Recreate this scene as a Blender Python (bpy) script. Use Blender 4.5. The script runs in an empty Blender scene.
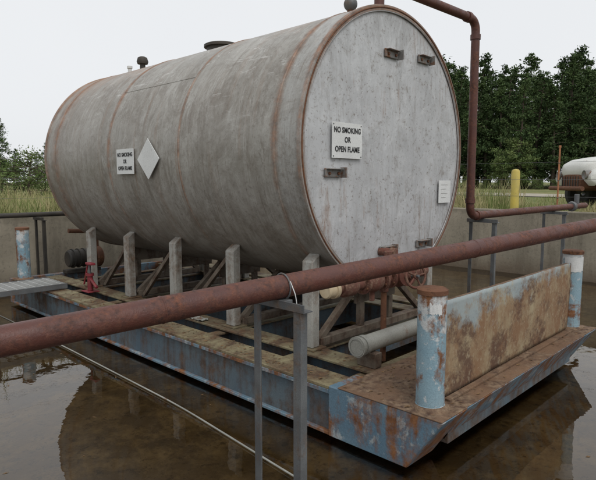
import bpy, bmesh, math, random
from mathutils import Vector, Matrix, noise
random.seed(7)
scene=bpy.context.scene
scene.view_settings.view_transform='Standard'
scene.view_settings.look='None'
scene.view_settings.exposure=0
COL=scene.collection

# ------------------------------------------------------------------ node helpers
class NT:
    def __init__(s,name):
        s.m=bpy.data.materials.new(name); s.m.use_nodes=True
        s.t=s.m.node_tree; s.n=s.t.nodes; s.l=s.t.links
        s.b=s.n['Principled BSDF']; s.tc=s.n.new('ShaderNodeTexCoord')
    def link(s,a,b): s.l.new(a,b)
    def mapping(s,scale,loc=(0,0,0)):
        m=s.n.new('ShaderNodeMapping'); m.inputs['Scale'].default_value=scale; m.inputs['Location'].default_value=loc
        s.link(s.tc.outputs['Object'],m.inputs[0]); return m.outputs[0]
    def noise(s,scale,detail=6,vec=None,rough=.6,dist=0):
        n=s.n.new('ShaderNodeTexNoise'); n.inputs['Scale'].default_value=scale; n.inputs['Detail'].default_value=min(detail,6)
        n.inputs['Roughness'].default_value=rough; n.inputs['Distortion'].default_value=dist
        s.link(vec if vec else s.tc.outputs['Object'],n.inputs['Vector']); return n.outputs['Fac']
    def rng(s,v,a,b,c=0,d=1):
        r=s.n.new('ShaderNodeMapRange'); r.inputs[1].default_value=a; r.inputs[2].default_value=b
        r.inputs[3].default_value=c; r.inputs[4].default_value=d; s.link(v,r.inputs[0]); return r.outputs[0]
    def math(s,op,a,b=None):
        r=s.n.new('ShaderNodeMath'); r.operation=op
        for i,x in enumerate((a,b)):
            if x is None: continue
            if isinstance(x,(int,float)): r.inputs[i].default_value=x
            else: s.link(x,r.inputs[i])
        return r.outputs[0]
    def mix(s,f,a,b,blend='MIX'):
        r=s.n.new('ShaderNodeMix'); r.data_type='RGBA'; r.blend_type=blend
        if isinstance(f,(int,float)): r.inputs[0].default_value=f
        else: s.link(f,r.inputs[0])
        for i,x in ((6,a),(7,b)):
            if isinstance(x,tuple): r.inputs[i].default_value=(*x,1)
            else: s.link(x,r.inputs[i])
        return r.outputs[2]
    def xyz(s):
        r=s.n.new('ShaderNodeSeparateXYZ'); s.link(s.tc.outputs['Object'],r.inputs[0]); return r.outputs
    def bump(s,h,strength=.3,dist=.01):
        r=s.n.new('ShaderNodeBump'); r.inputs['Strength'].default_value=strength; r.inputs['Distance'].default_value=dist
        s.link(h,r.inputs['Height']); s.link(r.outputs[0],s.b.inputs['Normal'])
    def col(s,c):
        if isinstance(c,tuple): s.b.inputs['Base Color'].default_value=(*c,1)
        else: s.link(c,s.b.inputs['Base Color'])
    def set(s,rough=.6,metal=0,spec=.5):
        if isinstance(rough,(int,float)): s.b.inputs['Roughness'].default_value=rough
        else: s.link(rough,s.b.inputs['Roughness'])
        s.b.inputs['Metallic'].default_value=metal
        s.b.inputs['Specular IOR Level'].default_value=spec

RUST=(.15,.060,.026); RUST2=(.27,.12,.05); RUSTD=(.055,.025,.016)
def weathered(name,base,base2,rust_lo=.52,rust_hi=.6,scale=4,rough=.6,rustA=RUST,rustB=RUST2,chips=None,streak=True,bump=.35,spec=.4,toprange=None):
    t=NT(name)
    n1=t.noise(scale*.6,4); c=t.mix(t.rng(n1,.35,.65),base,base2)
    n2=t.noise(scale,6,rough=.72,dist=.3)
    if streak:
        st=t.noise(1,6,vec=t.mapping((14,14,1.2)))
        v=t.math('ADD',t.math('MULTIPLY',n2,.65),t.math('MULTIPLY',st,.35))
    else: v=n2
    f=t.rng(v,rust_lo,rust_hi)
    rc=t.mix(t.rng(t.noise(scale*5,5),.35,.65),rustA,rustB)
    if chips:
        cn=t.noise(scale*2.2,6,rough=.72,vec=t.mapping((1,1,1),(5,3,9)))
        if toprange: cn=t.math('ADD',cn,t.rng(t.xyz()[2],toprange[0],toprange[1],0,.12))
        cf=t.rng(cn,.55,.61)
        c=t.mix(cf,c,chips)
    c=t.mix(f,c,rc)
    g=t.noise(scale*30,3); c=t.mix(t.rng(g,.3,.7,0,.30),c,(.02,.018,.015))
    t.col(c); t.set(t.rng(f,0,1,rough,.85),0,spec)
    t.bump(t.math('ADD',t.noise(scale*12,4),t.math('MULTIPLY',f,.6)),bump,.004)
    return t.m
def plain(name,c,c2=None,scale=8,rough=.6,metal=0,bump=.15,spec=.4):
    t=NT(name); c2=c2 or tuple(x*.7 for x in c)
    t.col(t.mix(t.rng(t.noise(scale,5),.35,.65),c,c2)); t.set(rough,metal,spec)
    if bump: t.bump(t.noise(scale*8,3),bump,.004)
    return t.m

M={}
M['rustpipe']=weathered('rusty_pipe_paint',(.120,.042,.030),(.088,.033,.027),.44,.66,9,.42,rustA=(.21,.080,.045),rustB=(.045,.024,.020),streak=False,bump=.5)
M['rust']=weathered('rust',(.12,.05,.028),(.18,.08,.04),.5,.6,7,.8,rustA=(.23,.10,.045),rustB=RUSTD,streak=False,bump=.6)
M['blue']=weathered('blue_skid_paint',(.115,.20,.275),(.17,.265,.33),.45,.55,3.5,.5,chips=(.36,.41,.43))
M['bluedark']=weathered('weathered_blue_paint',(.080,.125,.165),(.125,.165,.19),.44,.58,3.4,.5,rustA=(.065,.045,.035),rustB=(.13,.085,.06))
M['bluelight']=weathered('pale_blue_paint',(.22,.36,.44),(.31,.43,.49),.50,.58,5,.45,chips=(.58,.60,.60),toprange=(.75,.95))
M['yellow']=weathered('yellowed_deck_paint',(.30,.26,.15),(.21,.185,.115),.40,.58,3,.7,rustA=(.15,.085,.045),rustB=(.08,.05,.032),streak=False,bump=.5)
M['deckrust']=weathered('rusted_deck_plate',(.15,.085,.05),(.22,.13,.075),.44,.60,4.5,.75,rustA=(.28,.195,.125),rustB=(.07,.036,.024),streak=False,bump=.6)
M['galv']=weathered('grey_steel',(.16,.17,.175),(.10,.105,.11),.52,.66,8,.45,rustA=(.10,.07,.05),rustB=(.18,.12,.08))
M['leg']=weathered('leg_paint',(.44,.435,.40),(.35,.34,.31),.47,.62,5,.6,rustA=(.24,.16,.11),rustB=(.13,.09,.06))
M['dark']=plain('dark_steel',(.035,.033,.03),(.06,.05,.04),6,.6)
M['brace']=weathered('tan_brace_paint',(.22,.18,.14),(.15,.12,.09),.46,.6,6,.7,rustA=(.12,.07,.045),rustB=(.06,.04,.03))
M['red']=weathered('red_paint',(.30,.035,.05),(.20,.03,.038),.54,.66,9,.5)
M['valve']=weathered('rusty_red_valve',(.19,.068,.048),(.12,.05,.035),.46,.62,12,.75,rustA=(.10,.045,.03),rustB=(.30,.19,.13),streak=False,bump=.6)
M['tan']=plain('tan_cap',(.54,.45,.31),(.42,.33,.21),12,.6)
M['pvc']=weathered('grey_pipe',(.40,.40,.36),(.29,.29,.26),.56,.68,5,.5)
M['white']=weathered('sign_white',(.78,.79,.78),(.68,.69,.68),.64,.74,7,.4,bump=.05)
M['black']=plain('sign_black',(.02,.02,.022),(.03,.03,.03),10,.5,bump=0)
M['yel']=weathered('yellow_bollard_paint',(.64,.50,.10),(.48,.39,.11),.54,.66,6,.5)
M['orange']=plain('rusty_rod',(.40,.17,.08),(.26,.11,.05),10,.7)
M['bark']=plain('bark',(.10,.075,.055),(.05,.04,.03),6,.9)
M['galv2']=weathered('bracket_steel',(.26,.26,.25),(.17,.16,.15),.5,.6,14,.6)

# panel
t=NT('rusted_panel')
n=t.noise(2.6,6,rough=.74,dist=.4); st=t.noise(1,6,vec=t.mapping((7,7,2.2)),rough=.7)
v=t.math('ADD',t.math('MULTIPLY',n,.6),t.math('MULTIPLY',st,.4))
c=t.mix(t.rng(v,.38,.55),(.35,.29,.18),(.22,.125,.065))
c=t.mix(t.rng(t.noise(4.2,6,rough=.78),.47,.58,0,.9),c,(.10,.052,.032))
c=t.mix(t.rng(t.noise(26,5,rough=.75),.54,.66,0,.55),c,(.38,.33,.23))
z=t.xyz()
pz=t.math('ADD',t.rng(z[2],.45,.98,0,.36),t.math('MULTIPLY',t.noise(3.4,6,rough=.78,vec=t.mapping((1,1,1),(2,2,6))),.70))
pz=t.math('SUBTRACT',pz,t.rng(z[0],2.8,4.6,0,.10))
c=t.mix(t.rng(pz,.53,.63,0,.8),c,(.30,.37,.39))
t.col(c); t.set(.75); t.bump(t.noise(40,4),.4,.004); M['panel']=t.m

# tank body
SEAMS=(2.665,2.92,4.13,5.40,6.72,7.02)
t=NT('tank_body_paint'); z=t.xyz()
big=t.noise(.9,5,rough=.65); c=t.mix(t.rng(big,.36,.64),(.275,.262,.235),(.395,.38,.35))
c=t.mix(t.rng(z[1],2.86,2.90,.55,0),c,(.38,.385,.38))
mot=t.noise(2.4,6,rough=.80,dist=1.0)
c=t.mix(t.rng(mot,.45,.64,0,.7),c,(.165,.145,.12))
mot2=t.noise(5.5,6,rough=.80,dist=.6,vec=t.mapping((1,1,1),(3,8,2)))
c=t.mix(t.rng(mot2,.50,.66,0,.55),c,(.44,.43,.405))
mot3=t.noise(1,6,vec=t.mapping((2.0,4.5,2.0),(6,6,6)),rough=.82,dist=.5)
c=t.mix(t.rng(mot3,.52,.64,0,.6),c,(.150,.125,.10))
drip=t.noise(1,6,vec=t.mapping((1.1,7,.9)),rough=.76,dist=.5)
c=t.mix(t.rng(drip,.46,.68,0,.45),c,(.185,.160,.13))
drip2=t.noise(1,6,vec=t.mapping((1.2,15,1.0),(3,2,8)),rough=.78,dist=.35)
c=t.mix(t.rng(drip2,.54,.70,0,.40),c,(.49,.48,.45))
drip3=t.noise(1,6,vec=t.mapping((.9,24,.7),(1,6,3)),rough=.76,dist=.25)
c=t.mix(t.math('MULTIPLY',t.rng(drip3,.56,.66,0,.6),t.rng(mot2,.40,.55)),c,(.135,.105,.08))
drip4=t.noise(1,6,vec=t.mapping((.9,11,.6),(8,1,5)),rough=.76,dist=.25)
c=t.mix(t.math('MULTIPLY',t.rng(drip4,.55,.67,0,.6),t.rng(z[1],3.2,6.5,.35,1)),c,(.25,.145,.085))
c=t.mix(t.rng(t.noise(30,4,rough=.8),.54,.68,0,.5),c,(.12,.095,.075))
sc=t.noise(1,5,vec=t.mapping((2,2.2,7),(7,1,0)),rough=.8,dist=1.5)
c=t.mix(t.math('MULTIPLY',t.rng(sc,.59,.65,0,.55),t.rng(z[2],1.9,2.5)),c,(.58,.57,.55))
c=t.mix(t.math('MULTIPLY',t.rng(z[1],5.3,7.0,0,.45),t.rng(mot,.35,.6,.4,1)),c,(.17,.135,.105))
seam=None
for s in SEAMS:
    wd={4.13:.04,5.40:.09,6.72:.20,2.92:.08,2.665:.08}.get(s,.18)
    d=t.math('ABSOLUTE',t.math('SUBTRACT',z[1],s)); f=t.rng(d,0,wd,1,0)
    seam=f if seam is None else t.math('MAXIMUM',seam,f)
rn=t.noise(3.6,6,rough=.78); up=t.rng(z[2],1.0,2.8,.80,1.2)
sf=t.rng(t.math('MULTIPLY',t.math('MULTIPLY',t.math('POWER',seam,.6),rn),up),.30,.56)
rcol=t.mix(t.rng(t.noise(12,5,rough=.7),.38,.62),(.29,.145,.080),(.115,.068,.045))
c=t.mix(t.math('MULTIPLY',sf,.8),c,rcol)
tr=t.math('MULTIPLY',t.rng(z[2],2.15,3.0),t.noise(1,6,vec=t.mapping((1.5,5,1.2),(2,7,1)),rough=.72))
tr=t.math('ADD',tr,t.math('MULTIPLY',t.rng(z[1],5.0,6.6,0,.20),t.rng(z[2],1.8,2.6)))
c=t.mix(t.rng(tr,.42,.64,0,.6),c,(.28,.165,.10))
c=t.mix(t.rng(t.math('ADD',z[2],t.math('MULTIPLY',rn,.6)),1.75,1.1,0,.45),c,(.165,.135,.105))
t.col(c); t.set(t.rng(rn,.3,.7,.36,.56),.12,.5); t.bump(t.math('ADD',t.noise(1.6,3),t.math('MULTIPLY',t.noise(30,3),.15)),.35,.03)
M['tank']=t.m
# tank head
t=NT('tank_head_paint'); z=t.xyz()
c=t.mix(t.rng(t.noise(1.5,6,rough=.65),.36,.64),(.50,.51,.52),(.40,.405,.415))
msk=t.rng(t.noise(1.6,5,vec=t.mapping((1,1,1),(4,4,4)),rough=.7),.42,.60)
s1=t.noise(1,6,vec=t.mapping((4.5,1,1.2)),rough=.82,dist=.6)
c=t.mix(t.math('MULTIPLY',t.rng(s1,.45,.66,0,.6),t.rng(z[2],.8,3.0,.45,1)),c,(.26,.26,.26))
s4=t.noise(5,6,rough=.82,vec=t.mapping((1,1,1),(9,2,5)),dist=.4)
c=t.mix(t.rng(s4,.50,.66,0,.5),c,(.60,.61,.62))
s2=t.noise(1,6,vec=t.mapping((17,1,1.9),(4,0,2)),rough=.82,dist=.45)
c=t.mix(t.math('MULTIPLY',t.rng(s2,.52,.64,0,.75),msk),c,(.175,.150,.125))
s5=t.noise(1,6,vec=t.mapping((13,1,1.3),(9,0,1)),rough=.80,dist=.4)
c=t.mix(t.math('MULTIPLY',t.rng(s5,.54,.64,0,.7),t.rng(t.noise(2.0,4,vec=t.mapping((1,1,1),(1,7,3)),rough=.7),.50,.62)),c,(.25,.155,.10))
c=t.mix(t.rng(t.noise(9,6,rough=.85),.54,.64,0,.5),c,(.20,.17,.14))
c=t.mix(t.rng(t.noise(36,4,rough=.85),.58,.66,0,.7),c,(.12,.09,.07))
dx=t.math('SUBTRACT',z[0],3.908); dz=t.math('SUBTRACT',z[2],1.887)
r=t.math('SQRT',t.math('ADD',t.math('MULTIPLY',dx,dx),t.math('MULTIPLY',dz,dz)))
e=t.math('ADD',t.rng(r,.98,1.14,0,.52),t.math('MULTIPLY',t.noise(5,6,rough=.82),.55))
c=t.mix(t.rng(e,.56,.82,0,.85),c,(.17,.105,.07))
w=t.math('ADD',t.rng(z[2],2.1,3.0,0,.35),t.math('MULTIPLY',s1,.6))
c=t.mix(t.rng(w,.50,.72,0,.5),c,(.20,.195,.19))
t.col(c); t.set(.45,.05,.5); t.bump(t.math('ADD',t.noise(2,3),t.math('MULTIPLY',t.noise(45,3),.12)),.3,.02)
M['head']=t.m

# concrete
t=NT('old_concrete'); z=t.xyz()
c=t.mix(t.rng(t.noise(1.5,6),.35,.65),(.36,.32,.25),(.25,.225,.175))
c=t.mix(t.rng(t.noise(1,6,vec=t.mapping((3,3,.5)),rough=.72),.46,.66,0,.65),c,(.13,.11,.085))
c=t.mix(t.rng(t.math('ADD',z[2],t.math('MULTIPLY',t.noise(3,5),.4)),.55,.2,0,.8),c,(.11,.08,.055))
c=t.mix(t.rng(t.math('ADD',z[2],t.math('MULTIPLY',t.noise(6,5),.3)),1.16,1.30,0,.6),c,(.12,.11,.08))
c=t.mix(t.rng(t.noise(25,4),.55,.7,0,.4),c,(.10,.09,.075))
t.col(c); t.set(.9,0,.2); t.bump(t.noise(20,5),.5,.01); M['conc']=t.m
# mud floor
t=NT('silty_floor')
c=t.mix(t.rng(t.noise(.7,6,dist=.6),.35,.65),(.24,.185,.115),(.115,.09,.06))
c=t.mix(t.rng(t.noise(3.0,6,rough=.78),.46,.62,0,.75),c,(.38,.30,.18))
c=t.mix(t.rng(t.noise(14,6,rough=.78),.53,.64,0,.75),c,(.05,.040,.028))
t.col(c); t.set(.9,0,.1); t.bump(t.noise(8,5),.5,.02); M['mud']=t.m
# grass ground
t=NT('grass_ground')
c=t.mix(t.rng(t.noise(.25,5),.35,.65),(.15,.175,.07),(.24,.225,.11))
c=t.mix(t.rng(t.noise(4,5,rough=.75),.45,.62,0,.7),c,(.08,.10,.037))
t.col(c); t.set(.95,0,.1); t.bump(t.noise(12,3),.8,.05); M['grass']=t.m
M['road']=plain('gravel_road',(.38,.35,.28),(.30,.27,.22),3,.95)
# water
m=bpy.data.materials.new('shallow_water'); m.use_nodes=True; nt=m.node_tree; nt.nodes.clear()
o=nt.nodes.new('ShaderNodeOutputMaterial'); mx=nt.nodes.new('ShaderNodeMixShader'); tr=nt.nodes.new('ShaderNodeBsdfTransparent')
gl=nt.nodes.new('ShaderNodeBsdfGlossy'); fr=nt.nodes.new('ShaderNodeFresnel'); bp=nt.nodes.new('ShaderNodeBump'); ns=nt.nodes.new('ShaderNodeTexNoise'); tc=nt.nodes.new('ShaderNodeTexCoord')
tr.inputs[0].default_value=(.67,.60,.47,1); gl.inputs[0].default_value=(.98,.97,.95,1); gl.inputs['Roughness'].default_value=.012
fr.inputs[0].default_value=1.68; ns.inputs['Scale'].default_value=2.6; ns.inputs['Detail'].default_value=4
bp.inputs['Strength'].default_value=.09; bp.inputs['Distance'].default_value=.03
L=nt.links.new
L(tc.outputs['Object'],ns.inputs['Vector']); L(ns.outputs['Fac'],bp.inputs['Height']); L(bp.outputs[0],gl.inputs['Normal']); L(bp.outputs[0],fr.inputs['Normal'])
L(fr.outputs[0],mx.inputs[0]); L(tr.outputs[0],mx.inputs[1]); L(gl.outputs[0],mx.inputs[2]); L(mx.outputs[0],o.inputs[0]); M['water']=m
# foliage
def foliage(name,a,b,d):
    t=NT(name); oi=t.n.new('ShaderNodeObjectInfo')
    c=t.mix(t.rng(t.noise(.9,2),.38,.62),a,b); c=t.mix(t.rng(t.noise(4,1),.5,.7,0,.6),c,d)
    c=t.mix(t.rng(oi.outputs['Random'],0,1,0,.45),c,tuple(x*.55 for x in a))
    t.col(c); t.set(.85,0,.1); return t.m
M['leaf']=foliage('pine_foliage',(.056,.092,.038),(.096,.138,.050),(.030,.054,.025))
M['leafl']=foliage('bush_foliage',(.11,.16,.055),(.16,.20,.075),(.05,.08,.03))
t=NT('grass_blades'); c=t.mix(t.rng(t.noise(1.2,3),.4,.6),(.16,.20,.065),(.38,.33,.18)); t.col(c); t.set(.8,0,.2); M['blade']=t.m
M['litter']=plain('dry_leaf',(.22,.13,.06),(.10,.06,.03),30,.8)

# ------------------------------------------------------------------ mesh helpers
def finish(name,bm,mat,parent=None,smooth=False,ang=35):
    bm.normal_update()
    if smooth:
        for f in bm.faces: f.smooth=True
        for e in bm.edges:
            if len(e.link_faces)==2 and e.calc_face_angle(0)>math.radians(ang): e.smooth=False
    me=bpy.data.meshes.new(name); bm.to_mesh(me); bm.free()
    ob=bpy.data.objects.new(name,me); COL.objects.link(ob)
    if mat: me.materials.append(mat)
    if parent: attach(ob,parent)
    return ob
def attach(ob,parent):
    ob.parent=parent; ob.matrix_parent_inverse=Matrix.Translation(parent.location).inverted()
def empty(name,loc=(0,0,0)):
    e=bpy.data.objects.new(name,None); e.location=loc; e.empty_display_size=.2; COL.objects.link(e); return e
def box(name,lo,hi,mat,parent=None,bev=.004):
    bm=bmesh.new(); bmesh.ops.create_cube(bm,size=1)
    lo=Vector(lo);hi=Vector(hi)
    for v in bm.verts: v.co=Vector(((lo[i]+hi[i])/2+v.co[i]*(hi[i]-lo[i])) for i in range(3))
    if bev: bmesh.ops.bevel(bm,geom=bm.edges[:],offset=bev,segments=1,affect='EDGES')
    return finish(name,bm,mat,parent)
def prism(name,pts,axis,a,b,mat,parent=None,bev=.003):
    bm=bmesh.new()
    def mk(p,q): return (q,p[0],p[1]) if axis=='X' else (p[0],q,p[1])
    A=[bm.verts.new(mk(p,a)) for p in pts]; B=[bm.verts.new(mk(p,b)) for p in pts]
    bm.faces.new(A); bm.faces.new(B[::-1]); n=len(pts)
    for i in range(n): bm.faces.new((A[i],B[i],B[(i+1)%n],A[(i+1)%n]))
    bmesh.ops.recalc_face_normals(bm,faces=bm.faces)
    if bev: bmesh.ops.bevel(bm,geom=bm.edges[:],offset=bev,segments=1,affect='EDGES')
    return finish(name,bm,mat,parent)
def lathe(name,prof,origin,axis,mat,parent=None,seg=32,ang=35):
    ax=Vector(axis).normalized(); o=Vector(origin)
    u=ax.orthogonal().normalized(); w=ax.cross(u)
    bm=bmesh.new(); rings=[]
    for tt,r in prof:
        if r<1e-5: rings.append([bm.verts.new(o+ax*tt)])
        else: rings.append([bm.verts.new(o+ax*tt+u*r*math.cos(2*math.pi*i/seg)+w*r*math.sin(2*math.pi*i/seg)) for i in range(seg)])
    for A,B in zip(rings,rings[1:]):
        if len(A)==1 and len(B)==1: continue
        for i in range(seg):
            j=(i+1)%seg
            if len(A)==1: bm.faces.new((A[0],B[i],B[j]))
            elif len(B)==1: bm.faces.new((A[i],B[0],A[j]))
            else: bm.faces.new((A[i],B[i],B[j],A[j]))
    bmesh.ops.recalc_face_normals(bm,faces=bm.faces)
    return finish(name,bm,mat,parent,True,ang)
def rod(name,p,q,r,mat,parent=None,seg=20):
    p=Vector(p);q=Vector(q);L_=(q-p).length;b=min(r*.15,L_*.2)
    return lathe(name,[(0,0),(0,r-b),(b,r),(L_-b,r),(L_,r-b),(L_,0)],p,q-p,mat,parent,seg)
def bar(name,p,q,w,h,mat,parent=None):
    p=Vector(p);q=Vector(q);d=(q-p).normalized(); s=d.cross(Vector((0,0,1))).normalized(); u=s.cross(d)
    bm=bmesh.new(); A=[bm.verts.new(p+s*a*w/2+u*b*h/2) for a,b in((-1,-1),(1,-1),(1,1),(-1,1))]; B=[bm.verts.new(q+s*a*w/2+u*b*h/2) for a,b in((-1,-1),(1,-1),(1,1),(-1,1))]
    bm.faces.new(A);bm.faces.new(B[::-1])
    for i in range(4): bm.faces.new((A[i],B[i],B[(i+1)%4],A[(i+1)%4]))
    bmesh.ops.recalc_face_normals(bm,faces=bm.faces)
    bmesh.ops.bevel(bm,geom=bm.edges[:],offset=.002,segments=1,affect='EDGES')
    return finish(name,bm,mat,parent)
def tube(name,pts,r,mat,parent=None,fil=.1,seg=20,capped=True):
    pts=[Vector(p) for p in pts]; path=[pts[0]]
    for i in range(1,len(pts)-1):
        a=(pts[i-1]-pts[i]);b=(pts[i+1]-pts[i]); f=min(fil,a.length*.45,b.length*.45)
        A=pts[i]+a.normalized()*f;B=pts[i]+b.normalized()*f
        for k in range(9):
            s=k/8; path.append(A*(1-s)**2+pts[i]*2*s*(1-s)+B*s*s)
    path.append(pts[-1])
    bm=bmesh.new(); rings=[]; up=None
    for i,p in enumerate(path):
        d=(path[min(i+1,len(path)-1)]-path[max(i-1,0)]).normalized()
        if up is None: up=d.orthogonal().normalized()
        up=(up-d*up.dot(d)).normalized(); w=d.cross(up)
        rings.append([bm.verts.new(p+up*r*math.cos(2*math.pi*k/seg)+w*r*math.sin(2*math.pi*k/seg)) for k in range(seg)])
    for A,B in zip(rings,rings[1:]):
        for i in range(seg): bm.faces.new((A[i],A[(i+1)%seg],B[(i+1)%seg],B[i]))
    if capped: bm.faces.new(rings[0][::-1]); bm.faces.new(rings[-1])
    bmesh.ops.recalc_face_normals(bm,faces=bm.faces)
    return finish(name,bm,mat,parent,True,50)
def torus(name,c,axis,R,r,mat,parent=None,seg=36,s2=10):
    ax=Vector(axis).normalized();u=ax.orthogonal().normalized();w=ax.cross(u);c=Vector(c)
    bm=bmesh.new();rings=[]
    for i in range(seg):
        a=2*math.pi*i/seg; d=u*math.cos(a)+w*math.sin(a)
        rings.append([bm.verts.new(c+d*(R+r*math.cos(2*math.pi*k/s2))+ax*r*math.sin(2*math.pi*k/s2)) for k in range(s2)])
    for i in range(seg):
        A=rings[i];B=rings[(i+1)%len(rings)]
        for k in range(s2): bm.faces.new((A[k],A[(k+1)%s2],B[(k+1)%s2],B[k]))
    bmesh.ops.recalc_face_normals(bm,faces=bm.faces)
    return finish(name,bm,mat,parent,True,60)
def text(name,body,size,mtx,mat,parent,sx=.86):
    cu=bpy.data.curves.new(name,'FONT'); cu.body=body; cu.size=size; cu.align_x='CENTER'; cu.align_y='CENTER'; cu.extrude=.0008; cu.offset=size*.03; cu.space_character=1.05
    tmp=bpy.data.objects.new('tmp',cu); COL.objects.link(tmp)
    dg=bpy.context.evaluated_depsgraph_get(); me=bpy.data.meshes.new_from_object(tmp.evaluated_get(dg))
    bpy.data.objects.remove(tmp); ob=bpy.data.objects.new(name,me); COL.objects.link(ob)
    me.transform(mtx@Matrix.Diagonal((sx,1,1,1))); me.materials.clear(); me.materials.append(mat); attach(ob,parent)
def raw(name,V,F,mat,parent=None):
    me=bpy.data.meshes.new(name); me.from_pydata(V,[],F); me.materials.append(mat)
    ob=bpy.data.objects.new(name,me); COL.objects.link(ob)
    if parent: attach(ob,parent)
    return ob

# ------------------------------------------------------------------ setting
GZ=.98; X0,X1,Y0,Y1=-1.6,9.67,-2.2,8.5; WT=.22; WZ=1.13
def ground_h(x,y):
    d=max(0,math.hypot(x-4,y-3)-14)
    return GZ + (.55*(1-math.exp(-d/25)))*(.7+.5*noise.noise(Vector((x*.03,y*.03,0)))) 
def axis_pts(a,b):
    k=b; s=.8; R=[]
    while k<600: k+=s; s*=1.28; R.append(k)
    k=a; s=.8; Lf=[]
    while k>-600: k-=s; s*=1.28; Lf.append(k)
    mid=[a+(b-a)*i/6 for i in range(7)]
    return Lf[::-1]+mid+R, len(Lf), len(Lf)+6
gx,ia,ib=axis_pts(X0-.1,X1+.1); gy,ja,jb=axis_pts(Y0-.1,Y1+.1)
V=[(x,y,ground_h(x,y)) for y in gy for x in gx]; nx=len(gx)
F=[(j*nx+i,j*nx+i+1,(j+1)*nx+i+1,(j+1)*nx+i) for j in range(len(gy)-1) for i in range(nx-1) if not(ia<=i<ib and ja<=j<jb)]
g=raw('ground',V,F,M['grass'])
for p in g.data.polygons: p.use_smooth=True
bm=bmesh.new(); bmesh.ops.create_grid(bm,x_segments=90,y_segments=90,size=.5)
for v in bm.verts:
    x=X0-.1+(v.co.x+.5)*(X1-X0+.2); y=Y0-.1+(v.co.y+.5)*(Y1-Y0+.2)
    v.co=Vector((x,y,-.070+.055*noise.noise(Vector((x*.7,y*.7,3)))+.02*noise.noise(Vector((x*3,y*3,1)))))
finish('pit_floor',bm,M['mud'],None,True)
raw('water',[(X0-.05,Y0-.05,0),(X1+.05,Y0-.05,0),(X1+.05,Y1+.05,0),(X0-.05,Y1+.05,0)],[(0,1,2,3)],M['water'])
def wall(lo,hi): return box('concrete_wall',lo,hi,M['conc'],None,.015)
wall((X1,Y0-WT,-.3),(X1+WT,Y1+WT,WZ)); wall((X0-WT,Y1,-.3),(X1-.002,Y1+WT,WZ-.01))
wall((X0-WT,Y0-WT,-.3),(X0,Y1-.002,WZ-.006)); wall((X0+.002,Y0-WT,-.3),(X1-.002,Y0,WZ-.014))
V=[];F=[]
for i in range(60):
    s=-60+i*4; x=22+.12*s; y=s
    for d in (-1.6,1.6):
        xx=x+d; V.append((xx,y,ground_h(xx,y)+.03))
for i in range(59): F.append((2*i,2*i+1,2*i+3,2*i+2))
raw('gravel_road',V,F,M['road'])

# ------------------------------------------------------------------ skid
sk=empty('steel_skid',(3.85,4.5,.35))
XA,XB=2.53,5.17; YE=7.7
for nm,a,b,w in (('runner_near',XA,XA+.22,XA+.03),('runner_far',XB-.22,XB,XB-.05)):
    box(nm+'_top_flange',(a,2.175,.326),(b,YE,.350),M['yellow'],sk)
    box(nm+'_web',(w,2.175,.05),(w+.02,YE,.326),M['bluedark'] if a==XA else M['blue'],sk,0)
    box(nm+'_flange_lip',(a-.002,2.175,.300),(a+.012,YE,.3265),M['blue'],sk,.002)
    box(nm+'_bottom_flange',(a,2.175,.028),(b,YE,.05),M['blue'],sk)
prism('toe_near',[(1.38,.353),(2.176,.353),(2.176,.026),(1.60,.026)],'X',XA-.004,XA+.28,M['blue'],sk,.006)
prism('toe_far',[(1.38,.353),(2.176,.353),(2.176,.026),(1.60,.026)],'X',XB-.28,XB+.004,M['blue'],sk,.006)
box('toe_top_near',(XA-.006,1.385,.3535),(XA+.283,2.10,.361),M['deckrust'],sk,.002)
box('toe_top_far',(XB-.283,1.385,.3535),(XB+.006,2.10,.361),M['deckrust'],sk,.002)
prism('end_plate',[(1.385,.352),(1.415,.352),(1.555,.135),(1.525,.120)],'X',XA+.281,XB-.281,M['blue'],sk,.003)
box('end_cross_beam',(XA+.281,1.50,.10),(XB-.281,1.62,.335),M['bluedark'],sk)
box('front_deck_plate',(XA+.281,1.39,.3525),(XB-.284,2.12,.3585),M['deckrust'],sk,.002)
for nm,a in (('stringer_near',2.95),('stringer_far',4.70)):
    box(nm+'_flange',(a,2.125,.315),(a+.20,YE-.05,.335),M['yellow'],sk)
    box(nm+'_web',(a+.09,2.125,.06),(a+.11,YE-.05,.315),M['bluedark'],sk,0)
for k,y in enumerate([2.22,2.86,3.80,4.72,5.62,6.54,7.3]):
    box('cross_member_%d'%k,(XA+.05,y-.05,.285),(XB-.05,y+.05,.303),M['yellow'],sk)
    box('cross_web_%d'%k,(XA+.05,y-.01,.06),(XB-.05,y+.01,.285),M['bluedark'],sk,0)
box('rear_cross_beam',(XA,YE,.03),(XB,YE+.08,.35),M['blue'],sk)
for k,(x,y) in enumerate([(2.672,1.545),(5.03,1.56),(2.63,7.52),(5.03,7.52)]):
    R=.08
    lathe('post_%d'%k,[(0,R+.012),(.012,R+.012),(.022,R),(.655,R),(.655,0)],(x,y,.36),(0,0,1),M['bluelight'],sk,40)
    lathe('post_cap_%d'%k,[(0,R-.01),(0,R+.006),(.025,R+.006),(.033,R-.006),(.033,0)],(x,y,1.008),(0,0,1),M['rust'],sk,40)
    lathe('post_base_weld_%d'%k,[(0,R+.03),(.008,R+.026),(.02,R+.004)],(x,y,.361),(0,0,1),M['deckrust'],sk,40)
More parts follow.
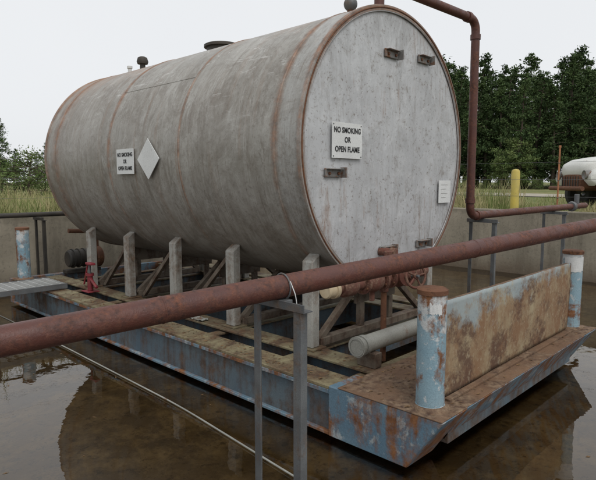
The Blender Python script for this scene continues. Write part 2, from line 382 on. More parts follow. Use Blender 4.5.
def wrap(nm,x,y,z0,z1,a0,a1,r):
    bm=bmesh.new(); n=24; A=[];B=[]
    for i in range(n+1):
        a=a0+(a1-a0)*i/n; rr=r+.0008*math.sin(i*.9)
        A.append(bm.verts.new((x+rr*math.cos(a),y+rr*math.sin(a),z0+.016*noise.noise(Vector((i*.3,x,0)))))); B.append(bm.verts.new((x+rr*math.cos(a),y+rr*math.sin(a),z1+.014*noise.noise(Vector((i*.3,x,5))))))
    for i in range(n): bm.faces.new((A[i],A[i+1],B[i+1],B[i]))
    finish(nm,bm,M['white'],sk,True)
wrap('label_wrap_near',2.672,1.545,.905,.965,math.radians(200),math.radians(250),.0822)
wrap('label_wrap_far',5.03,1.56,.86,.985,math.radians(150),math.radians(330),.0822)
bm=bmesh.new(); bmesh.ops.create_grid(bm,x_segments=60,y_segments=20,size=.5)
for v in bm.verts:
    u,w=v.co.x+.5,v.co.y+.5; x=2.757+u*(4.945-2.757); zz=.362+w*.575
    zz+=(.004*noise.noise(Vector((x*3,0,2)))+.003*noise.noise(Vector((x*14,0,7))))*(w>.97)
    v.co=Vector((x,1.548+.020*noise.noise(Vector((x*1.4,zz*2,0)))*(1-w*.6),zz))
pn=finish('end_panel',bm,M['panel'],sk,True); md=pn.modifiers.new('t','SOLIDIFY'); md.thickness=.008
box('panel_top_angle',(2.760,1.556,.925),(4.942,1.590,.932),M['deckrust'],sk,.001)
box('panel_bottom_angle',(2.80,1.49,.3595),(4.90,1.53,.375),M['deckrust'],sk,.002)

# ------------------------------------------------------------------ tank
TX,TZ,R=3.908,1.887,1.14; TY0,TY1=2.65,7.03
tk=empty('storage_tank',(TX,4.84,TZ))
prof=[(0,R-.035),(0,R+.006),(.012,R+.010),(.030,R+.010),(.036,R)]
for s in (2.92,4.13,5.40,6.72):
    tt=s-TY0; prof+=[(tt-.012,R),(tt-.005,R+.006),(tt+.005,R+.006),(tt+.012,R)]
Lt=TY1-TY0
prof+=[(Lt-.036,R),(Lt-.03,R+.010),(Lt-.012,R+.010),(Lt,R+.006),(Lt,R-.035)]
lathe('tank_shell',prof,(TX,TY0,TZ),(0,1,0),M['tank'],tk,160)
lathe('tank_head_front',[(.012,R-.02),(.006,R*.8),(.003,R*.5),(.0,R*.2),(0,0)],(TX,TY0+.004,TZ),(0,1,0),M['head'],tk,128,80)
lathe('tank_head_rear',[(0,R-.02),(.02,R*.6),(.03,0)],(TX,TY1-.02,TZ),(0,1,0),M['head'],tk,128,80)
torus('rim_weld_front',(TX,TY0,TZ),(0,1,0),R-.014,.007,M['rust'],tk,seg=128,s2=8)
torus('rim_fillet_front',(TX,TY0+.006,TZ),(0,1,0),R-.040,.006,M['head'],tk,seg=128,s2=8)
def surf(ang): return (TX-(R+.001)*math.cos(ang),TZ+(R+.001)*math.sin(ang))
x,zz=surf(.62); rod('long_seam',(x,4.14,zz),(x,5.39,zz),.002,M['tank'],tk,8)
def tz_under(x): return TZ-math.sqrt(R*R-(x-TX)**2)
for k,y in enumerate([2.83,3.77,4.67,5.58,6.50]):
    for sd,xo in ((1,3.03),(-1,2*TX-3.03)):
        xi=xo+sd*.085; nm='near' if sd>0 else 'far'
        pl=[(xo,.348),(xi,.348),(xi,tz_under(xi)+.008),(xo,tz_under(xi)-.05)]
        prism('leg_%d_%s'%(k,nm),pl,'Y',y-.055,y+.055,M['leg'],tk,.007)
        box('leg_%d_foot_%s'%(k,nm),(min(xo-sd*.03,xo+sd*.13),y-.09,.3365),(max(xo-sd*.03,xo+sd*.13),y+.09,.348),M['yellow'],tk,.002)
        bar('leg_brace_%d_%s'%(k,nm),(xo+sd*.12,y,.37),(xo+sd*.62,y,tz_under(xo+sd*.62)-.005),.05,.05,M['brace'],tk)
    cr=[(3.62,.60),(4.20,.60)]
    for i in range(9):
        x=4.20-.58*i/8; cr.append((x,tz_under(x)-.001))
    prism('cradle_%d'%k,cr,'Y',y-.01,y+.01,M['brace'],tk,0)
    box('cradle_beam_%d'%k,(3.15,y-.04,.335),(4.66,y+.04,.40),M['brace'],tk)
    for x in (3.7,4.12): box('cradle_strut_%d_%d'%(k,int(x*10)),(x-.03,y-.025,.40),(x+.03,y+.025,.60),M['brace'],tk)
    if 0<k<4:
        bar('side_brace_%d'%k,(3.18,y+.80,.36),(3.18,y+.14,.98),.04,.04,M['brace'],tk)
def topz(x=TX): return TZ+math.sqrt(R*R-(x-TX)**2)
lathe('manway_neck',[(0,.17),(.08,.17),(.08,.20),(.105,.20),(.115,.18),(.12,0)],(TX,4.93,topz()-.02),(0,0,1),M['dark'],tk,40)
lathe('vent_pipe',[(-.02,.035),(.13,.035),(.13,.065),(.16,.075),(.21,.06),(.225,.03),(.225,0)],(TX,6.60,topz()),(0,0,1),M['dark'],tk,24)
lathe('gauge_pipe',[(-.02,.025),(.12,.025),(.12,.035),(.15,.035),(.15,0)],(TX,6.93,topz()),(0,0,1),M['white'],tk,20)
rod('float_vent_neck',(TX-.02,3.12,topz()-.02),(TX-.02,3.12,topz()+.09),.03,M['rust'],tk)
pf=[(.060*(1-math.cos(math.pi*i/12)),.060*math.sin(math.pi*i/12)) for i in range(13)]
lathe('float_vent_ball',pf,(TX-.02,3.12,topz()+.07),(0,0,1),M['galv'],tk,28,80)
def bracket(k,x,zc,w=.18,h=.065):
    y=TY0-.002
    box('bracket_plate_%d'%k,(x-w/2,y-.010,zc-h/2),(x+w/2,y+.006,zc+h/2),M['galv2'],tk,.003)
    box('bracket_lip_%d'%k,(x-w/2+.01,y-.045,zc+h/2-.010),(x+w/2-.01,y-.0085,zc+h/2-.003),M['galv2'],tk,.002)
    for s in (-1,1): rod('bracket_bolt_%d_%d'%(k,s),(x+s*w*.28,y-.022,zc-.006),(x+s*w*.28,y,zc-.006),.012,M['rust'],tk,6)
    box('bracket_ear_%d'%k,(x+w/2-.002,y-.06,zc-h/2-.005),(x+w/2+.008,y+.002,zc+h/2+.008),M['galv2'],tk,.002)
for k,(x,zc) in enumerate([(3.83,2.655),(4.325,2.685),(3.11,1.69),(4.36,1.07),(3.80,1.06)]): bracket(k,x,zc)
rod('drain_stub',(3.73,TY0+.01,1.05),(3.73,TY0-.12,1.05),.035,M['valve'],tk)
rod('drain_stub_cap',(3.73,TY0-.10,1.05),(3.73,TY0-.15,1.05),.045,M['valve'],tk,6)

# signs
MF=lambda x,y,z: Matrix.Translation((x,y,z))@Matrix.Rotation(math.pi/2,4,'X')
MS=lambda x,y,z: Matrix(((0,0,-1,x),(-1,0,0,y),(0,1,0,z),(0,0,0,1)))
s=empty('no_smoking_sign',(3.262,2.63,1.93))
box('plate',(3.085,2.634,1.797),(3.44,2.640,2.06),M['white'],s,.001)
for i,tx in enumerate(('NO SMOKING','OR','OPEN FLAME')): text('lettering_%d'%i,tx,.056,MF(3.262,2.6325,2.003-.070*i),M['black'],s)
for x in (3.10,3.425):
    for zz in (1.812,2.045): rod('rivet',(x,2.630,zz),(x,2.635,zz),.005,M['galv'],s,8)
s=empty('no_smoking_sign',(2.755,5.03,1.82))
box('plate',(2.752,4.865,1.70),(2.758,5.195,1.945),M['white'],s,.001)
for i,tx in enumerate(('NO SMOKING','OR','OPEN FLAME')): text('lettering_%d'%i,tx,.052,MS(2.7505,5.03,1.888-.066*i),M['black'],s)
s=empty('hazard_placard',(2.752,4.60,1.83))
bm=bmesh.new(); d=.19
for x in (2.750,2.756):
    vs=[bm.verts.new((x,4.60+a,1.835+b)) for a,b in((d,0),(0,d),(-d,0),(0,-d))]; bm.faces.new(vs)
bm.verts.ensure_lookup_table()
for i in range(4): bm.faces.new((bm.verts[i],bm.verts[(i+1)%4],bm.verts[4+(i+1)%4],bm.verts[4+i]))
bmesh.ops.recalc_face_normals(bm,faces=bm.faces); finish('plate',bm,M['white'],s)
s=empty('notice_label',(4.73,2.63,1.53))
box('plate',(4.625,2.636,1.425),(4.84,2.641,1.635),M['white'],s,.001)
for i in range(4): box('print_line_%d'%i,(4.665,2.634,1.595-i*.04),(4.78-.03*(i%2),2.6362,1.5965-i*.04),M['galv2'],s,0)

# ------------------------------------------------------------------ discharge piping with valves
dp=empty('discharge_pipe_with_valves',(3.2,2.3,.92)); yv,zv=2.30,.92
rod('end_cap',(2.63,yv,zv),(2.72,yv,zv),.052,M['tan'],dp,28)
lathe('cap_collar',[(0,.045),(0,.060),(.03,.060),(.03,.045)],(2.70,yv,zv),(1,0,0),M['tan'],dp)
rod('pipe_a',(2.72,yv,zv),(3.80,yv,zv),.040,M['valve'],dp,24)
tube('elbow_to_tank',[(3.72,yv,zv),(3.86,yv,zv),(3.86,2.66,zv)],.045,M['valve'],dp,.1)
lathe('tank_flange',[(0,.04),(0,.09),(.025,.09),(.025,.04)],(3.86,2.615,zv),(0,1,0),M['valve'],dp)
def flange(nm,x,r=.078):
    lathe(nm,[(0,.03),(0,r),(.02,r),(.02,.03)],(x,yv,zv),(1,0,0),M['valve'],dp,28)
    for i in range(6):
        a=math.pi*(i+.5)/3; rod(nm+'_bolt_%d'%i,(x-.012,yv+.06*math.cos(a),zv+.06*math.sin(a)),(x+.034,yv+.06*math.cos(a),zv+.06*math.sin(a)),.008,M['rust'],dp,6)
lathe('strainer_body',[(0,.04),(.0,.055),(.03,.068),(.12,.068),(.15,.055),(.15,.04)],(2.78,yv,zv),(1,0,0),M['valve'],dp,28)
xv=3.14; flange('cock_flange_a',xv-.12); flange('cock_flange_b',xv+.10)
lathe('cock_body',[(-.10,.045),(-.06,.068),(0,.08),(.06,.068),(.10,.045)],(xv,yv,zv),(1,0,0),M['valve'],dp,24,70)
rod('cock_stem',(xv,yv,zv+.06),(xv,yv,zv+.13),.022,M['valve'],dp,12)
bar('cock_lever',(xv-.02,yv,zv+.125),(xv+.20,yv-.08,zv+.145),.024,.012,M['valve'],dp)
rod('cock_drain',(xv,yv,zv-.06),(xv,yv,zv-.14),.02,M['valve'],dp,12)
def valve(tag,x,ax):
    flange(tag+'_flange_a',x-.12); flange(tag+'_flange_b',x+.10)
    lathe(tag+'_body',[(-.10,.045),(-.06,.07),(0,.085),(.06,.07),(.10,.045)],(x,yv,zv),(1,0,0),M['valve'],dp,24,70)
    a=Vector(ax).normalized(); c=Vector((x,yv,zv))
    lathe(tag+'_bonnet',[(0,.055),(.10,.05),(.10,.075),(.125,.075),(.125,.04),(.17,.022),(.17,0)],c,a,M['valve'],dp,24)
    rod(tag+'_stem',c+a*.15,c+a*.25,.010,M['galv'],dp,10)
    w=c+a*.215
    torus(tag+'_handwheel',w,a,.085,.010,M['valve'],dp)
    u=a.orthogonal().normalized(); v=a.cross(u)
    for i in range(5):
        an=2*math.pi*i/5; rod(tag+'_spoke_%d'%i,w,w+(u*math.cos(an)+v*math.sin(an))*.083,.007,M['valve'],dp,8)
    rod(tag+'_hub',w-a*.012,w+a*.015,.022,M['valve'],dp,12)
valve('gate_valve',3.46,(-.35,-1,.15))
rod('riser',(3.33,yv,zv),(3.33,yv,zv+.17),.022,M['valve'],dp,14); rod('riser_cap',(3.33,yv,zv+.15),(3.33,yv,zv+.20),.032,M['valve'],dp,6)
tube('downpipe',[(3.30,yv+.01,zv-.02),(3.30,yv+.01,.30)],.022,M['rust'],dp,.05,14)
rod('downpipe_elbow',(3.30,yv+.01,zv-.10),(3.30,yv+.01,zv-.03),.034,M['valve'],dp,16)
lp=empty('grey_pipe',(3.3,2.29,.5)); bmr=.062
lathe('barrel',[(0,bmr-.008),(0,bmr),(.05,bmr),(.05,bmr+.008),(.09,bmr+.008),(.09,bmr),(1.15,bmr),(1.15,0)],(2.90,2.25,.50),(1,0,0),M['pvc'],lp,28)
lathe('dished_cap',[(0.0,bmr+.010),(-.02,bmr+.010),(-.022,.03),(-.022,0)],(2.925,2.25,.50),(1,0,0),M['pvc'],lp,28)
for x in (3.05,3.85): box('block_%d'%int(x*10),(x-.04,2.17,.337),(x+.04,2.33,.442),M['brace'],lp)

# ------------------------------------------------------------------ foreground transfer pipe
tp=empty('transfer_pipe',(2.8,1.73,1.16))
P0=Vector((.629,2.07,1.061)); P1=Vector((4.998,1.386,1.267)); D=P1-P0
rod('barrel',P0-D*.55,P0+D*1.9,.057,M['rustpipe'],tp,40)
dn=D.normalized()
for k,tt in enumerate((.135,.62,1.25)):
    c=P0+D*tt; lathe('weld_bead_%d'%k,[(0,.056),(.004,.0595),(.008,.0595),(.012,.056)],c,dn,M['rustpipe'],tp,40)
def stand(name,pc,zt,mat,half=.17,wd=.045,zb=-.12):
    e=empty(name,(pc[0],pc[1],zt)); x,y=pc
    box('cross_bar',(x-.03,y-half-.02,zt-.040),(x+.03,y+half+.02,zt-.034),mat,e,.001)
    box('cross_bar_angle',(x-.03,y-half-.02,zt-.0345),(x-.024,y+half+.02,zt),mat,e,.001)
    box('saddle',(x-.024,y-.06,zt-.034),(x+.03,y+.06,zt),mat,e,.002)
    for k,s_ in enumerate((-1,1)):
        yy=y+s_*(half-.01)
        box('leg_%d_flat'%k,(x-wd/2,yy-.004,zb),(x+wd/2,yy+.004,zt-.041),mat,e,.001)
        box('leg_%d_angle'%k,(x-wd/2,yy+(.004 if s_<0 else -wd+.004),zb),(x-wd/2+.007,yy+(wd if s_<0 else -.004),zt-.042),mat,e,.001)
        box('foot_%d'%k,(x-.07,yy-.07,zb),(x+.07,yy+.07,zb+.02),mat,e)
    return e
c=P0+D*.273
st=stand('pipe_stand',(c.x,c.y),c.z-.058,M['galv'])
ub=c+dn*.02
torus('u_bolt',ub,dn,.0625,.004,M['galv'],st)
tube('wire_tie',[ub+Vector((0,-.05,.03)),ub+Vector((0,-.085,-.03)),ub+Vector((.02,-.09,-.16))],.0025,M['white'],st,.02,8)

vp=empty('vent_pipe_run',(5.48,2.75,2))
tube('riser_pipe',[(3.95,2.86,topz()-.03),(3.95,2.86,3.30),(5.48,2.75,3.275),(5.48,2.75,1.262),(9.3,2.75,1.262)],.043,M['rustpipe'],vp,.13)
for k,(a,b) in enumerate([((3.95,2.86,3.04),(0,0,1)),((5.48,2.75,3.08),(0,0,1)),((5.48,2.75,1.40),(0,0,1)),((5.62,2.75,1.262),(1,0,0)),((5.30,2.763,3.277),(1,-.07,0))]):
    lathe('coupling_%d'%k,[(0,.04),(0,.052),(.05,.052),(.05,.04)],a,b,M['rustpipe'],vp,28)
lathe('union_a',[(0,.04),(0,.065),(.05,.075),(.10,.065),(.10,.04)],(8.65,2.75,1.262),(1,0,0),M['galv'],vp)
rod('elbow_stub',(8.9,2.75,1.262),(8.9,2.75,1.44),.035,M['galv'],vp)
stand('pipe_stand',(5.80,2.75),1.217,M['galv'],.16,.04); stand('pipe_stand',(7.99,2.75),1.217,M['galv'],.16,.04)
stand('pipe_stand',(3.1,8.15),1.12,M['dark'],.16,.04)
tr_=empty('rear_pipe',(3,8.1,1.2)); rod('barrel',(2.4,8.15,1.16),(6.4,8.15,1.16),.035,M['dark'],tr_); rod('drop',(2.45,8.15,1.15),(2.45,8.15,.1),.03,M['dark'],tr_)

wk=empty('grating_walkway',(1,6.75,.4))
y0,y1=6.46,7.06
box('side_near',(-1.55,y0,.365),(2.74,y0+.02,.425),M['galv'],wk,.002); box('side_far',(-1.55,y1-.02,.365),(2.74,y1,.425),M['galv'],wk,.002)
mb=weathered('galvanised_grating',(.50,.51,.50),(.40,.41,.40),.62,.7,6,.5)
bm=bmesh.new()
def addbox(bm,lo,hi):
    r=bmesh.ops.create_cube(bm,size=1)
    for v in r['verts']: v.co=Vector(((lo[i]+hi[i])/2+v.co[i]*(hi[i]-lo[i])) for i in range(3))
for i in range(13):
    y=y0+.045+i*.0425; addbox(bm,(-1.55,y-.004,.385),(2.74,y+.004,.421))
for i in range(44):
    x=-1.5+i*.097; addbox(bm,(x-.008,y0+.021,.39),(x+.008,y1-.021,.4235))
finish('grating',bm,mb,wk)
for x in (-.8,.8): 
    for y in (y0+.04,y1-.04): rod('support_leg',(x,y,-.12),(x,y,.364),.03,M['galv'],wk,12)

rj=empty('red_hand_pump',(2.84,6.1,.35)); x,y=2.86,6.12
box('base',(x-.07,y-.09,.352),(x+.07,y+.09,.366),M['red'],rj)
rod('body',(x,y,.365),(x,y,.56),.032,M['red'],rj,18)
lathe('body_collar',[(0,.03),(0,.045),(.03,.045),(.03,.03)],(x,y,.54),(0,0,1),M['red'],rj)
rod('screw',(x,y,.56),(x,y,.68),.016,M['galv'],rj,14)
box('head',(x-.03,y-.09,.67),(x+.03,y+.05,.695),M['red'],rj)
rod('spout',(x,y-.02,.50),(x-.02,y-.20,.43),.018,M['red'],rj,12)
rod('lever_arm',(x,y+.04,.68),(x,y+.16,.42),.010,M['red'],rj,10)
pe=empty('transfer_pump',(3.45,7.6,.5))
box('base',(3.2,7.55,.352),(3.7,7.68,.40),M['dark'],pe); rod('motor',(3.22,7.56,.56),(3.6,7.56,.56),.12,M['dark'],pe,24)
for x in (3.28,3.36,3.44,3.52): lathe('fin_%d'%int(x*100),[(0,.11),(0,.135),(.015,.135),(.015,.11)],(x,7.56,.56),(1,0,0),M['dark'],pe)
rod('casing',(3.6,7.56,.56),(3.70,7.56,.56),.15,M['rust'],pe,24); tube('outlet',[(3.65,7.56,.68),(3.65,7.56,.92),(3.25,7.56,.95)],.03,M['rust'],pe)

bm=bmesh.new(); bmesh.ops.create_grid(bm,x_segments=16,y_segments=16,size=.5)
for v in bm.verts:
    q=v.co*1.0; v.co=Vector((3.0+q.x*.08+.03*noise.noise(q*5),4.18+q.y*.18+.03*noise.noise(q*4+Vector((9,0,0))),.338+.03*abs(noise.noise(q*4.5))+.004))
rg=finish('cloth_rag',bm,M['pvc'],None,True); md=rg.modifiers.new('s','SOLIDIFY'); md.thickness=.003
V=[];F=[];rl=random.Random(5)
for i in range(1300):
    if i<450: x,y,zt=rl.uniform(2.55,5.1),rl.uniform(1.42,2.1),.3625
    elif i<800: x,y,zt=rl.uniform(2.55,2.74),rl.uniform(2.2,7.6),.352
    elif i<1100: x,y,zt=rl.uniform(2.96,3.14),rl.uniform(2.2,7.6),.337
    else: x,y,zt=rl.uniform(-1.4,9.5),rl.uniform(-1,8.3),.002
    a=rl.uniform(0,6.28); s=rl.uniform(.006,.02); b=s*rl.uniform(.15,.5); k=len(V)
    a2=.001 if i>=1100 else .006
    if i>=1100 and 2.45<x<5.25 and 1.3<y: continue
    for (p,q) in ((s,0),(0,b),(-s,0),(0,-b)): V.append((x+p*math.cos(a)-q*math.sin(a),y+p*math.sin(a)+q*math.cos(a),zt+rl.uniform(0,a2)))
    F.append((k,k+1,k+2,k+3))
raw('leaf_litter',V,F,M['litter'])
tube('cable',[(2.20,7.2,.006),(2.20,5.33,.008),(2.16,3.27,.010),(2.05,2.0,.010),(1.98,.9,.008)],.006,M['pvc'],None,.3,10)

# ------------------------------------------------------------------ background things
b=empty('bollard',(10.6,4.4,1)); lathe('post',[(0,.08),(.86,.08),(.90,.06),(.915,0)],(10.6,4.4,GZ-.02),(0,0,1),M['yel'],b,24); lathe('base',[(0,.11),(.03,.10),(.03,.08)],(10.6,4.4,GZ-.01),(0,0,1),M['conc'],b,24)
def fpost(x,y,top):
    e=empty('fence_post',(x,y,1)); rod('rod',(x,y,.9),(x,y,top),.015,M['orange'],e,8); rod('cap',(x,y,top-.01),(x,y,top+.03),.022,M['orange'],e,8)
    for i in range(3): torus('wire_clip_%d'%i,(x,y,1.35+.3*i),(0,0,1),.021,.005,M['galv'],e,seg=12,s2=6)
fpost(10.05,3.42,2.22); fpost(10.05,7.9,2.1); fpost(2.02,8.95,2.12); fpost(0.2,8.95,2.1); fpost(6.0,8.95,2.1); fpost(10.05,-1,2.15)
fw=empty('fence_wire',(10.05,3,1.6))
for z_ in (1.38,1.68,1.98):
    tube('wire_a_%d'%int(z_*100),[(10.05,-1,z_),(10.05,3.42,z_-.015),(10.05,7.9,z_)],.0022,M['galv'],fw,.1,5)
    tube('wire_b_%d'%int(z_*100),[(-1.5,8.95,z_),(.2,8.95,z_),(2.02,8.95,z_-.01),(6,8.95,z_)],.0022,M['galv'],fw,.1,5)

tkE=bpy.data.objects.new('parked_truck',None); COL.objects.link(tkE)
mw=weathered('aged_white_paint',(.76,.76,.72),(.66,.65,.60),.58,.66,3,.35,rustA=(.25,.12,.06),rustB=(.16,.08,.05),spec=.5)
mg=plain('truck_glass',(.03,.035,.04),(.04,.045,.05),3,.08,bump=0,spec=.8); mt=plain('tyre_rubber',(.03,.03,.03),(.045,.042,.04),9,.85)
def tpart(ob): 
    ob.parent=tkE; return ob
def loft(nm,secs,mat,n=14):
    bm=bmesh.new(); rings=[]
    for (x,hw,zl,zh) in secs:
        r=[]
        for i in range(n*2):
            a=2*math.pi*i/(n*2); cs,sn=math.cos(a),math.sin(a); p=.5
            yy=hw*math.copysign(abs(cs)**p,cs); z_=(zl+zh)/2+(zh-zl)/2*math.copysign(abs(sn)**p,sn); r.append(bm.verts.new((x,yy,z_)))
        rings.append(r)
    for A,B in zip(rings,rings[1:]):
        for i in range(len(A)): bm.faces.new((A[i],A[(i+1)%len(A)],B[(i+1)%len(A)],B[i]))
    bm.faces.new(rings[0]); bm.faces.new(rings[-1]); bmesh.ops.recalc_face_normals(bm,faces=bm.faces)
    return tpart(finish(nm,bm,mat,None,True,50))
loft('hood',[(0,.46,.82,.98),(.05,.56,.74,1.08),(.2,.63,.70,1.16),(.5,.68,.68,1.21),(1.25,.76,.66,1.28)],mw)
loft('cab',[(1.25,.80,.45,1.28),(1.45,.82,.42,1.34),(1.75,.78,.42,1.82),(2.2,.78,.42,1.88),(2.75,.78,.42,1.84),(2.85,.80,.42,1.3)],mw)
loft('bed',[(2.9,.84,.50,1.10),(3.0,.86,.48,1.12),(4.7,.86,.48,1.12),(4.75,.84,.50,1.10)],mw)
loft('grille_box',[(-.02,.40,.50,.80),(.02,.46,.46,.82),(.3,.5,.45,.80),(.9,.5,.45,.8)],M['rust'])
for s_ in (-1,1):
    loft('fender_%d'%s_,[(.02,.14,.66,.78),(.12,.19,.56,.90),(.3,.2,.66,.98),(.6,.2,.72,1.0),(1.0,.2,.60,.92),(1.25,.16,.45,.8)],mw).location=(0,s_*.66,0)
    tpart(lathe('headlight_%d'%s_,[(0,0),(0,.06),(-.03,.095),(.10,.10),(.14,.06)],(.0,s_*.60,.80),(1,0,0),M['galv2'],None,24))
    for x in (.62,3.85):
        tpart(lathe('tyre_%d_%d'%(s_,int(x)),[(-.10,.20),(-.11,.33),(-.07,.37),(.07,.37),(.11,.33),(.10,.20)],(x,s_*.72,.37),(0,1,0),mt,None,36))
        tpart(lathe('rim_%d_%d'%(s_,int(x)),[(-.09,.21),(-.05,.19),(-.06,.08),(-.09,.05),(.09,.05),(.06,.08),(.05,.19),(.09,.21)],(x,s_*.72,.37),(0,1,0),M['galv'],None,28))
    tpart(box('side_window_%d'%s_,(1.85,s_*.775-.012,1.36),(2.6,s_*.775+.012,1.74),mg,None,.004))
tpart(rod('bumper',(-.12,-.75,.50),(-.12,.75,.50),.05,M['rust'],None,14))
for i in range(7): tpart(box('grille_slat_%d'%i,(-.035,-.36+i*.12-.012,.52),(-.02,-.36+i*.12+.012,.77),M['dark'],None,.002))
bm=bmesh.new(); vs=[bm.verts.new(p) for p in ((1.45,-.66,1.35),(1.45,.66,1.35),(1.73,.62,1.76),(1.73,-.62,1.76))]; bm.faces.new(vs); ws=tpart(finish('windscreen',bm,mg)); ws.location=(-.03,0,.02)
tkE.location=(13.3,4.25,GZ); tkE.rotation_euler=(0,0,math.radians(-46))

# ------------------------------------------------------------------ vegetation
def leafquad(V,F,c,s,rnd):
    n=Vector((rnd.gauss(0,1),rnd.gauss(0,1),rnd.gauss(0,1)+.4)).normalized(); u=n.orthogonal().normalized(); w=n.cross(u)
    a=rnd.uniform(0,6.28); uu=u*math.cos(a)+w*math.sin(a); ww=n.cross(uu); k=len(V); s2=s*rnd.uniform(.25,.55)
    V+= [tuple(c+uu*s),tuple(c+ww*s2),tuple(c-uu*s*.9),tuple(c-ww*s2)]; F.append((k,k+1,k+2,k+3))
def limb(V,F,p,q,r0,r1,n=5):
    d=(q-p).normalized(); u=d.orthogonal().normalized(); w=d.cross(u); k=len(V)
    for c,r in((p,r0),(q,r1)):
        for i in range(n):
            a=2*math.pi*i/n; V.append(tuple(c+u*r*math.cos(a)+w*r*math.sin(a)))
    for i in range(n): F.append((k+i,k+(i+1)%n,k+n+(i+1)%n,k+n+i))
def tree_mesh(name,seed,h,Rm,base,pine=True,mat='leaf',leaf=.16,dens=1.0,pw=.6,per=24):
    rnd=random.Random(seed); V=[];F=[]
    lean=Vector((rnd.uniform(-.4,.4),rnd.uniform(-.4,.4),0)); n=7; pts=[Vector((lean.x*(i/n)**2,lean.y*(i/n)**2,h*i/n*.98)) for i in range(n+1)]
    for i in range(n): limb(V,F,pts[i],pts[i+1],.16*h/10*(1-i/n)+.02,.16*h/10*(1-(i+1)/n)+.015,7)
    nb=int(60*dens); leafs=[]
    for k in range(nb):
        t=base+(1-base)*(k+rnd.random())/nb; z_=h*t; ax=lean*(t**2)
        tt=(t-base)/(1-base)
        if pine: rr=Rm*((1-tt)**pw)*(.40+.75*rnd.random())*(min(1,tt*5+.45))+.08
        else: rr=Rm*math.sqrt(max(0,1-(2*tt-1)**2))*(.6+.5*rnd.random())+.15
        a=rnd.uniform(0,6.28); tip=Vector((math.cos(a)*rr,math.sin(a)*rr,z_+rr*rnd.uniform(-.05,.40)))+ax; st_=Vector((ax.x,ax.y,z_))
        limb(V,F,st_,tip,.035,.01,3)
        for c in range(max(2,int(rr*2.4))):
            f=rnd.uniform(.35,1.08); leafs.append((st_.lerp(tip,f)+Vector((rnd.gauss(0,.12),rnd.gauss(0,.12),rnd.gauss(0,.12))),rnd.uniform(.28,.58)*(.62+.12*Rm)*(1 if tt<.8 or not pine else .65)))
    nwood=len(F)
    for cc,cr in leafs:
        for i in range(per):
            d=Vector((rnd.gauss(0,.55),rnd.gauss(0,.55),rnd.gauss(0,.38)))*cr; leafquad(V,F,cc+d,leaf*rnd.uniform(.6,1.2),rnd)
    me=bpy.data.meshes.new(name); me.from_pydata(V,[],F); me.materials.append(M['bark']); me.materials.append(M[mat])
    for i,p in enumerate(me.polygons): p.material_index=0 if i<nwood else 1
    return me
pines=[tree_mesh('pine_%d'%i,20+i,10.6,2.2+.32*(i%3),.10+.05*(i%2),True,pw=(.72,.92,.65,1.0,.8)[i],leaf=.14,per=30) for i in range(5)]
broad=[tree_mesh('broad_%d'%i,50+i,7,2.8,.08,False,'leafl',.15) for i in range(2)]
bush=[tree_mesh('bush_%d'%i,70+i,2.2,1.3,.05,False,'leafl',.07,.6,per=30) for i in range(2)]
TH=math.radians(44)
def place(parent,me,name,ang_right,dist,scale,rz):
    a=TH-math.radians(ang_right); x,y=math.cos(a)*dist,math.sin(a)*dist
    o=bpy.data.objects.new(name,me); COL.objects.link(o); o.location=(x,y,ground_h(x,y)-.1); o.rotation_euler=(0,0,rz)
    o.scale=(scale*random.uniform(1.0,1.25),)*2+(scale,); attach(o,parent)
tl=empty('distant_pine_trees',(44,15,1)); rnd=random.Random(3)
i=0
for row,(dist,sc) in enumerate(((44,.76),(47,.88),(51,.98),(56,1.07),(61,1.14))):
    a=-4+row*.6
    while a<62:
        s_=sc*rnd.uniform(.84,1.08)
        place(tl,pines[rnd.randrange(5)],'pine_tree_%d'%i,a,dist+rnd.uniform(-1.5,1.5),s_,rnd.uniform(0,6)); i+=1
        a+=rnd.uniform(1.3,2.3)
a=5
while a<60:
    place(tl,rnd.choice(broad+bush*3),'understory_%d'%i,a,41+rnd.uniform(-2,1),rnd.uniform(.3,.5),rnd.uniform(0,6)); i+=1; a+=rnd.uniform(1.3,2.4)
lt=empty('distant_woodland',(0,60,1))
for k in range(36):
    a=-66+k*1.4+rnd.uniform(-.5,.5)
    place(lt,rnd.choice(pines+broad),'tree_%d'%k,a,62+rnd.uniform(-4,4),rnd.uniform(.30,.44),rnd.uniform(0,6))
o=empty('pine_tree',(0,20,1)); place(o,pines[1],'crown_and_trunk',-28.2,28,.33,1.0)
o=empty('bush',(2,16,1)); place(o,bush[0],'foliage',-26.0,24,.80,1.0); place(o,bush[1],'foliage_b',-27.2,25,.65,2.0); place(o,bush[1],'foliage_c',-24.6,26,.6,4.0)

def blades(name,regions,mat):
    V=[];F=[];rnd=random.Random(11)
    for (xa,xb,ya,yb,n,h0,h1) in regions:
        for i in range(n):
            x=rnd.uniform(xa,xb);y=rnd.uniform(ya,yb)
            cl=noise.noise(Vector((x*.9,y*.9,4)))
            if cl<-.15+rnd.uniform(-.2,.2): continue
            h=rnd.uniform(h0,h1)*(.6+1.1*max(0,cl+.3)); z0=ground_h(x,y)-.02; a=rnd.uniform(0,6.28); w=rnd.uniform(.004,.010); dx,dy=math.cos(a)*w,math.sin(a)*w
            lx,ly=rnd.gauss(0,.25)*h,rnd.gauss(0,.25)*h; k=len(V)
            V+=[(x-dx,y-dy,z0),(x+dx,y+dy,z0),(x+lx*.4+dx*.7,y+ly*.4+dy*.7,z0+h*.6),(x+lx*.4-dx*.7,y+ly*.4-dy*.7,z0+h*.6),(x+lx,y+ly,z0+h)]
            F+=[(k,k+1,k+2,k+3),(k+3,k+2,k+4)]
    return raw(name,V,F,mat)
blades('grass',[(9.95,12,-2,8.5,8000,.08,.26),(12,20,-4,12,12000,.08,.24),(-2,6,8.75,11,8000,.14,.50),(-4,9,11,20,11000,.12,.45)],M['blade'])
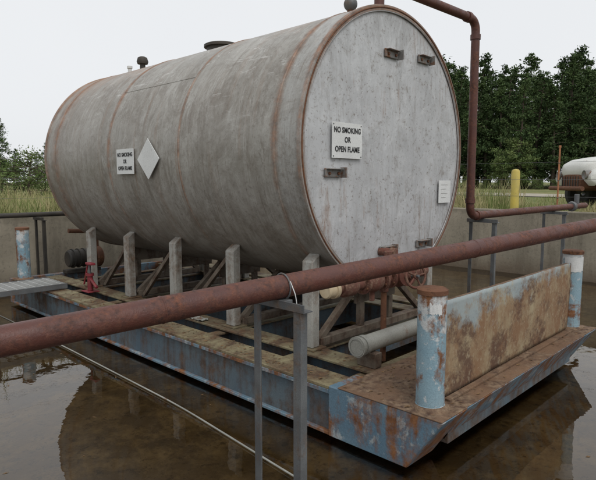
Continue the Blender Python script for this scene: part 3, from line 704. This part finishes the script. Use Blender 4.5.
blades('tall_weeds',[(10.3,12.5,4.9,6.4,700,.4,.8),(-1.5,3.4,8.9,10.5,1100,.4,.9)],M['blade'])

# ------------------------------------------------------------------ light, sky, camera
w=bpy.data.worlds.new('World'); scene.world=w; w.use_nodes=True; nt=w.node_tree; bg=nt.nodes['Background']
sky=nt.nodes.new('ShaderNodeTexSky'); sky.sky_type='NISHITA'; sky.sun_disc=False; sky.sun_elevation=math.radians(52); sky.sun_rotation=math.radians(200); sky.dust_density=4
hs=nt.nodes.new('ShaderNodeHueSaturation'); hs.inputs['Saturation'].default_value=.3; mx=nt.nodes.new('ShaderNodeMix'); mx.data_type='RGBA'
tcw=nt.nodes.new('ShaderNodeTexCoord'); nw=nt.nodes.new('ShaderNodeTexNoise'); nw.inputs['Scale'].default_value=1.6; nw.inputs['Detail'].default_value=4
mc=nt.nodes.new('ShaderNodeMix'); mc.data_type='RGBA'; mc.inputs[6].default_value=(8.6,8.85,9.2,1); mc.inputs[7].default_value=(9.5,9.65,9.8,1)
nt.links.new(tcw.outputs['Generated'],nw.inputs['Vector']); nt.links.new(nw.outputs['Fac'],mc.inputs[0]); nt.links.new(mc.outputs[2],mx.inputs[7])
mx.inputs[0].default_value=.87
nt.links.new(sky.outputs[0],hs.inputs['Color']); nt.links.new(hs.outputs[0],mx.inputs[6]); nt.links.new(mx.outputs[2],bg.inputs[0]); bg.inputs[1].default_value=.1
sd=bpy.data.lights.new('sun','SUN'); sd.energy=1.3; sd.angle=math.radians(30); sd.color=(1,.97,.93); so=bpy.data.objects.new('sun',sd); COL.objects.link(so)
so.rotation_euler=(Vector((.22,.58,-.79))).to_track_quat('-Z','Y').to_euler()
cd=bpy.data.cameras.new('camera'); co=bpy.data.objects.new('camera',cd); COL.objects.link(co)
cd.sensor_width=36; cd.lens=36*550/596; cd.clip_start=.05; cd.clip_end=2000
p=math.radians(6); f=Vector((math.cos(TH)*math.cos(p),math.sin(TH)*math.cos(p),-math.sin(p)))
co.location=(0,0,1.62); co.rotation_euler=f.to_track_quat('-Z','Y').to_euler(); scene.camera=co
